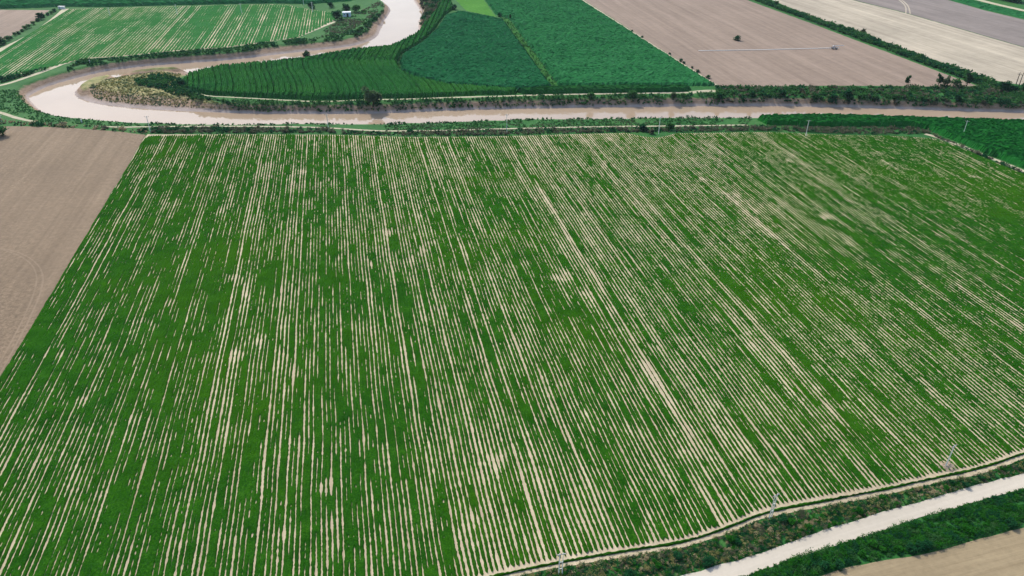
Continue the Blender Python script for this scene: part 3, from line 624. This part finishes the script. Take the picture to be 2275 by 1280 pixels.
plant('willow', 'bush', 1495, 222, .5, 'pale round bush on the far bank at the end of the narrow maize strip', 'bush')
plant('bush', 'bush', 1405, 218, 1.1, 'green bush below the path, left of the pale round bush', 'bush')
plant('bush', 'bush', 1312, 228, .9, 'small green bush close to the water below the narrow maize', 'bush')
plant('low', 'bush', 1430, 290, 1.0, 'dark bush at the notch in the far field edge, left one', 'bush')
plant('bush', 'bush', 1488, 288, .9, 'dark bush at the notch in the far field edge, right one', 'bush')
plant('ditch', 'bush', 1447, 297, .8, 'brownish bush in the dip of the far field edge', 'bush')
ORD = 'first second third fourth fifth sixth seventh eighth ninth tenth eleventh twelfth thirteenth fourteenth fifteenth sixteenth seventeenth eighteenth nineteenth twentieth'.split()
def plant_row(items, name, label, cat, group):
    """items of one kind, named by their order from the left"""
    for k, (kd, u, v, s) in enumerate(sorted(items, key=lambda q: q[1])):
        plant(kd, name, u, v, s, label.format(ORD[k]), cat, group)
U = random.uniform
plant_row([('low', u, v, s * .8) for u, v, s in ((1404, 70, .5), (1426, 84, .6), (1488, 121, .5), (1512, 137, .8), (1520, 142, .6), (1551, 161, .7), (1572, 174, .8), (1538, 152, .5))], 'bush', '{} small dark bush from the left on the border path of the brown field', 'bush', 'bushes along the maize border')
its = []
for i in range(17):
    u = -6 + i / 16 * 128 + U(-2, 2); v = float(np.interp(u, [-20, 0, 79, 92, 125], [111, 101, 52, 42, 25])) + U(-1, 2); its.append((random.choice(['dark', 'low', 'bush']), u, v, U(.6, .85)))
plant_row(its, 'hedge_bush', '{} bush from the left in the dark hedge at the far left', 'bush', 'bushes of the far left hedge')
plant_row([('bush', u, v, s * .8) for u, v, s in ((796, 72, .9), (803, 66, .8), (812, 58, 1), (822, 52, .8), (834, 44, .9), (842, 36, .8), (850, 30, .9), (790, 80, .8), (829, 38, .7))], 'bush', '{} green bush from the left on the river bank below the pale blue hut', 'bush', 'bushes on the upper inner bank')
plant_row([('ditch' if s > .75 else 'low', u, v, s) for u, v, s in ((936, 12, 1), (940, 20, .8), (948, 33, .7), (954, 44, .9), (946, 52, .8), (936, 56, .7), (942, 3, 1))], 'bush', '{} bush from the left on the eroded right bank of the upper river', 'bush', 'bushes on the upper right bank')
its = []
for i in range(20):
    u = 1606 + i * 34 + U(-10, 10); its.append((random.choice(['low', 'bush', 'dark', 'low', 'ditch']), u, U(203, 228) + (u - 1600) / 680 * 7, U(.45, .75)))
plant_row(its, 'scrub_bush', '{} larger bush from the left in the scrub along the far right bank', 'bush', 'scrub bushes on the far right bank')
plant_row([(random.choice(['low', 'dark', 'low']), U(312, 430), U(180, 200), U(.4, .65)) for i in range(8)], 'scrub_bush', '{} bush from the left in the thicket at the maize tip on the bend', 'bush', 'scrub bushes at the bend tip')
def along(pl, f):
    p = np.array(pl, float); x = np.interp(f, np.linspace(0, 1, len(p)), p[:, 0]); y = np.interp(f, np.linspace(0, 1, len(p)), p[:, 1]); return x, y
KINDN = {'small': 'leafy green shrub', 'smalldark': 'dark green shrub', 'drybush': 'straw-coloured shrub'}
up, lo = {}, {}
for i in range(30):
    f = (i + random.random()) / 30 * .78 + .1; a = along([(u, v + 15) for u, v in BOTTOM], f)
    vb = np.interp(a[0], [q[0] for q in ROAD_T], [q[1] for q in ROAD_T]); g = .15 + .75 * random.random()
    kd_ = random.choice(['small', 'smalldark', 'smalldark', 'small', 'drybush']); up.setdefault(kd_, []).append((kd_, a[0], a[1] * (1 - g) + vb * g, U(.5, .95)))
for i in range(26):
    u = 1660 + (i + random.random()) / 26 * 640; vt = np.interp(u, [q[0] for q in ROAD_B], [q[1] for q in ROAD_B]) + 8; vb = np.interp(u, [q[0] for q in HEDGE_B], [q[1] for q in HEDGE_B]) - 6
    kd_ = random.choice(['small', 'smalldark']); lo.setdefault(kd_, []).append((kd_, u, vt + (vb - vt) * (random.random() ** .45), U(.6, 1.1)))
for kd_, its in up.items(): plant_row(its[:20], 'verge_shrub', '{} ' + KINDN[kd_] + ' from the left on the verge above the gravel road', 'shrub', KINDN[kd_] + 's above the gravel road')
for kd_, its in lo.items(): plant_row(its[:20], 'verge_shrub', '{} ' + KINDN[kd_] + ' from the left on the verge below the gravel road', 'shrub', KINDN[kd_] + 's below the gravel road')

# ------------------------------------------------------------------ poles
def box(bm, c, s, rz=0, top=1.0):
    v = []
    for z in (-.5, .5):
        k = top if z > 0 else 1.0
        for x, y in ((-.5, -.5), (.5, -.5), (.5, .5), (-.5, .5)):
            X_, Y_ = x * s[0] * k, y * s[1] * k
            v.append(bm.verts.new((c[0] + X_ * math.cos(rz) - Y_ * math.sin(rz), c[1] + X_ * math.sin(rz) + Y_ * math.cos(rz), c[2] + z * s[2])))
    for f in ((3, 2, 1, 0), (4, 5, 6, 7), (0, 1, 5, 4), (1, 2, 6, 5), (2, 3, 7, 6), (3, 0, 4, 7)): bm.faces.new([v[i] for i in f])
def bmesh_part(name, fill, mat, parent):
    bm = bmesh.new(); fill(bm); me = bpy.data.meshes.new(name); bm.to_mesh(me); bm.free(); me.materials.append(mat)
    return add(name, me, parent)
def cyl(bm, p, q, r, r2=None, n=8):
    p, q = Vector(p), Vector(q); d = q - p
    m = Matrix.Translation((p + q) / 2) @ d.to_track_quat('Z', 'Y').to_matrix().to_4x4()
    bmesh.ops.create_cone(bm, cap_ends=True, segments=n, radius1=r, radius2=r if r2 is None else r2, depth=d.length, matrix=m)
def pole(u, vb, vt, label, mat='concrete', wd=.22, rz=0, double=False, group=None, vee=False):
    x, y = gp(u, vb); h = rise(u, vb, vt); e = empty('power_pole', (x, y, 0), rz); tag(e, label, 'pole', group)
    for sx in ((-.28, .28) if double else (0,)):
        bmesh_part('shaft', lambda bm: box(bm, (sx, 0, h / 2 - .2), (wd, wd * .9, h + .4), 0, .6), M[mat], e)
    if double:
        for z in (.3, .6): bmesh_part('brace', lambda bm: box(bm, (0, 0, h * z), (.5, .1, .1)), M[mat], e)
    if vee:
        for s in (-1, 1):
            bmesh_part('arm', lambda bm: cyl(bm, (0, 0, h * .80), (s * .85, 0, h * .87), .06), M[mat], e)
            bmesh_part('insulator', lambda bm: cyl(bm, (s * .85, 0, h * .84), (s * .85, 0, h * 1.0), .05), M['ceramic'], e)
        bmesh_part('insulator', lambda bm: cyl(bm, (0, 0, h), (0, 0, h * 1.05), .05), M['ceramic'], e)
    else:
        bmesh_part('crossarm', lambda bm: box(bm, (0, 0, h - .3), (1.7, .12, .12)), M['steel'], e)
        for s in (-.75, 0, .75):
            bmesh_part('insulator', lambda bm: (cyl(bm, (s, 0, h - .24), (s, 0, h - .02), .05, .03), cyl(bm, (s, 0, h - .16), (s, 0, h - .1), .09, .06)), M['ceramic'], e)
    return e
pole(2100, 1038, 989, 'concrete pole on a rubble heap in the lower right field corner', rz=R(30), wd=.22)
pole(1711, 1151, 1098, 'double concrete pole beside the verge at lower right', double=True, rz=R(30), wd=.16)
pole(1245, 1278, 1229, 'double concrete pole at the bottom edge of the striped field', double=True, rz=R(12), wd=.16)
pole(334, 292, 258, 'concrete pole at the far left corner of the big striped field', rz=R(5), wd=.26)
pole(730, 288, 254, 'concrete pole on the near river bank, second from the left field corner', rz=0, wd=.24)
pole(1126, 296, 254, 'tallest concrete pole at the middle of the far field edge', rz=0, wd=.26)
pole(1463, 298, 260, 'concrete pole in the notch of the far field edge', rz=0, wd=.26)
pole(1790, 302, 267, 'concrete pole at the far field edge in front of the right-hand maize', rz=R(-10), wd=.26)
pole(2138, 303, 268, 'concrete pole standing in the right-hand maize', rz=R(-25), wd=.26)
pole(4, 270, 255, 'short pole at the left picture edge near the brown weeds', wd=.24)
pole(245, 36, 17, 'leftmost pale pole in the far striped field', wd=.3)
pole(394, 32, 10, 'second pale pole from the left in the far striped field', wd=.3)
pole(537, 30, 8, 'third pale pole from the left in the far striped field', wd=.3)
pole(695, 27, 5, 'pale pole between dark bushes near the hut, thickest of the far ones', wd=.42)
pole(675, 12, -8, 'pale pole cut by the top edge in the far maize', wd=.3)
pole(2257, 188, 161, 'left one of the three forked wooden poles at right', 'wood', .34, vee=True)
pole(2264, 190, 162, 'middle one of the three forked wooden poles at right', 'wood', .34, vee=True)
pole(2273, 190, 172, 'right and shortest one of the three forked wooden poles at right', 'wood', .34, vee=True)

# ------------------------------------------------------------------ hut, white block, marker posts, rubble, irrigation machine
x, y = gp(771, 36.5); hut = empty('field_hut', (x, y, .05), R(8)); tag(hut, 'pale blue flat-roofed hut with a dark door between dark trees', 'hut')
bmesh_part('wall', lambda bm: (box(bm, (-1.35, -1.6, 1.3), (2.5, .2, 2.6)), box(bm, (1.9, -1.6, 1.3), (1.4, .2, 2.6)), box(bm, (.55, -1.6, 2.35), (1.3, .2, .5)), box(bm, (-2.5, 0, 1.3), (.2, 3.0, 2.6)), box(bm, (2.5, 0, 1.3), (.2, 3.0, 2.6)), box(bm, (0, 1.6, 1.3), (5.2, .2, 2.6))), M['bluewhite'], hut)
bmesh_part('roof', lambda bm: box(bm, (0, 0, 2.72), (5.6, 3.8, .2)), M['roof'], hut)
dr = bmesh_part('door', lambda bm: box(bm, (.55, -1.58, 1.05), (1.24, .08, 2.08)), M['dark'], hut)
bmesh_part('handle', lambda bm: box(bm, (.95, -1.65, 1.05), (.05, .06, .2)), M['steel'], dr)
wdw = bmesh_part('window', lambda bm: box(bm, (-1.5, -1.72, 1.6), (.8, .05, .6)), M['dark'], hut)
bmesh_part('frame', lambda bm: (box(bm, (-1.5, -1.73, 1.94), (.96, .08, .07)), box(bm, (-1.5, -1.73, 1.26), (.96, .08, .07)), box(bm, (-1.94, -1.73, 1.6), (.07, .08, .6)), box(bm, (-1.06, -1.73, 1.6), (.07, .08, .6))), M['white'], wdw)
x, y = gp(138, 20); tr = empty('pump_shelter', (x, y, .05), R(-6)); tag(tr, 'low white rectangular block at the upper end of the far left hedge', 'shelter')
bmesh_part('wall', lambda bm: box(bm, (0, 0, .8), (4.2, 1.6, 1.6)), M['white'], tr)
bmesh_part('roof', lambda bm: box(bm, (0, 0, 1.68), (4.6, 2.0, .16)), M['white'], tr)
bmesh_part('door', lambda bm: box(bm, (-1.2, -.82, .7), (.8, .06, 1.3)), M['steel'], tr)
for (u, v, lab) in ((182, 273, 'white marker post in the grass below the river bend'), (200, 140, 'white marker post on the outer bank of the bend')):
    x, y = gp(u, v); e = empty('marker_post', (x, y, 0)); tag(e, lab, 'post')
    bmesh_part('shaft', lambda bm: box(bm, (0, 0, .6), (.42, .34, 1.5), 0, .8), M['white'], e); bmesh_part('cap', lambda bm: box(bm, (0, 0, 1.40), (.5, .42, .14)), M['white'], e)
x, y = gp(2104, 1036); rs = random.Random(5); heap = empty('rubble_heap', (x, y, .05)); heap.scale = (.6, .6, .7); tag(heap, 'brown earth and rubble heap around the foot of the corner pole', 'rubble heap')
aa = np.linspace(0, 2 * math.pi, 18)[:-1]; V = [(0, 0, .75)]; F = []
for k, (r, z) in enumerate(((.6, .62), (1.2, .36), (1.8, .14), (2.5, -.02))):
    for a in aa: V.append((r * math.cos(a) * rs.uniform(.8, 1.2) * 1.3, r * math.sin(a) * rs.uniform(.8, 1.2), z * rs.uniform(.7, 1.25)))
na = len(aa)
for k in range(3):
    for s in range(na): F.append((1 + k * na + s, 1 + (k + 1) * na + s, 1 + (k + 1) * na + (s + 1) % na, 1 + k * na + (s + 1) % na))
F += [(0, 1 + s, 1 + (s + 1) % na) for s in range(na)]
me = bpy.data.meshes.new('mound'); me.from_pydata(V, [], F); me.materials.append(M['rubble']); add('mound', me, heap)
for k in range(16):
    a = rs.random() * 6.28; r = rs.uniform(.4, 2.6); s = rs.uniform(.14, .34)
    st = bmesh_part('stone', lambda bm: bmesh.ops.create_icosphere(bm, subdivisions=1, radius=s), M['rubble'], heap)
    st.location = (1.3 * r * math.cos(a), r * math.sin(a), max(.03, .75 - .32 * r)); st.scale = (rs.uniform(.8, 1.4), 1, rs.uniform(.5, .8)); st.rotation_euler = (0, 0, a)
a, b_ = Vector((*gp(1552, 113.5), .3)), Vector((*gp(1842, 107.5), .3))
pp = resample([(a.x, a.y), ((a.x + b_.x) / 2, (a.y + b_.y) / 2 - .8), (b_.x, b_.y)], 2.0)
V, F = [], []
for k, q in enumerate(pp):
    for s in range(6): V.append((q[0], q[1] + .42 * math.cos(s * math.pi / 3), .19 + .13 * math.sin(s * math.pi / 3)))
for k in range(len(pp) - 1):
    for s in range(6): F.append((k * 6 + s, (k + 1) * 6 + s, (k + 1) * 6 + (s + 1) % 6, k * 6 + (s + 1) % 6))
F += []
tag(add('irrigation_pipe', mesh_np('irrigation_pipe', V, np.array(F), M['hose'])), 'long white irrigation pipe lying straight across the brown field', 'pipe')
x, y = gp(1853, 109.5); mc = empty('hose_reel_cart', (x, y, .05), R(2)); tag(mc, 'wheeled hose reel cart at the right end of the white irrigation pipe', 'hose reel')
bmesh_part('chassis', lambda bm: (box(bm, (0, .6, .75), (5.5, .14, .16)), box(bm, (0, -.6, .75), (5.5, .14, .16)), box(bm, (-2.4, 0, .75), (.16, 1.06, .14)), box(bm, (2.4, 0, .75), (.16, 1.06, .14))), M['steel'], mc)
dr = bmesh_part('drum', lambda bm: cyl(bm, (-.5, -.5, 1.45), (-.5, .5, 1.45), .5, None, 16), M['hose'], mc)
for s in (-1, 1): bmesh_part('flange', lambda bm: cyl(bm, (-.5, s * .52, 1.45), (-.5, s * .58, 1.45), .72, None, 18), M['red'], dr)
for sx in (-.9, 1.1):
    for s in (-1, 1):
        w = bmesh_part('wheel', lambda bm: cyl(bm, (sx, s * .82, .46), (sx, s * 1.02, .46), .46, None, 14), M['tyre'], mc); bmesh_part('hub', lambda bm: cyl(bm, (sx, s * 1.02, .46), (sx, s * 1.06, .46), .2, None, 10), M['white'], w)
bmesh_part('tow_bar', lambda bm: cyl(bm, (-2.4, 0, .75), (-4.6, 0, .5), .09), M['white'], mc)
bmesh_part('boom', lambda bm: (cyl(bm, (.2, 0, 1.9), (5.2, 0, 2.0), .14), cyl(bm, (1.6, 0, .8), (1.6, 0, 1.95), .08)), M['white'], mc)

# ------------------------------------------------------------------ trees at the far right corner and haze
plant_row([('dark', 2195 + i * 14 + U(-3, 3), -6 + i * 2.4, U(1.2, 1.7)) for i in range(6)], 'tree', '{} dark tree from the left beyond the pale road in the far right corner', 'tree', 'trees beyond the far road')
bm = bmesh.new(); box(bm, (0, 1500, 49.5), (18800, 15600, 112)); me = bpy.data.meshes.new('haze'); bm.to_mesh(me); bm.free()
hm = bpy.data.materials.new('haze'); hm.use_nodes = True; ht = hm.node_tree; ht.nodes.clear()
pv = ht.nodes.new('ShaderNodeVolumePrincipled'); pv.inputs['Color'].default_value = (.62, .82, 1, 1); pv.inputs['Density'].default_value = 0.00006; pv.inputs['Anisotropy'].default_value = .2
oo = ht.nodes.new('ShaderNodeOutputMaterial'); ht.links.new(pv.outputs[0], oo.inputs['Volume'])
me.materials.append(hm); tag(add('haze', me), kind='stuff')
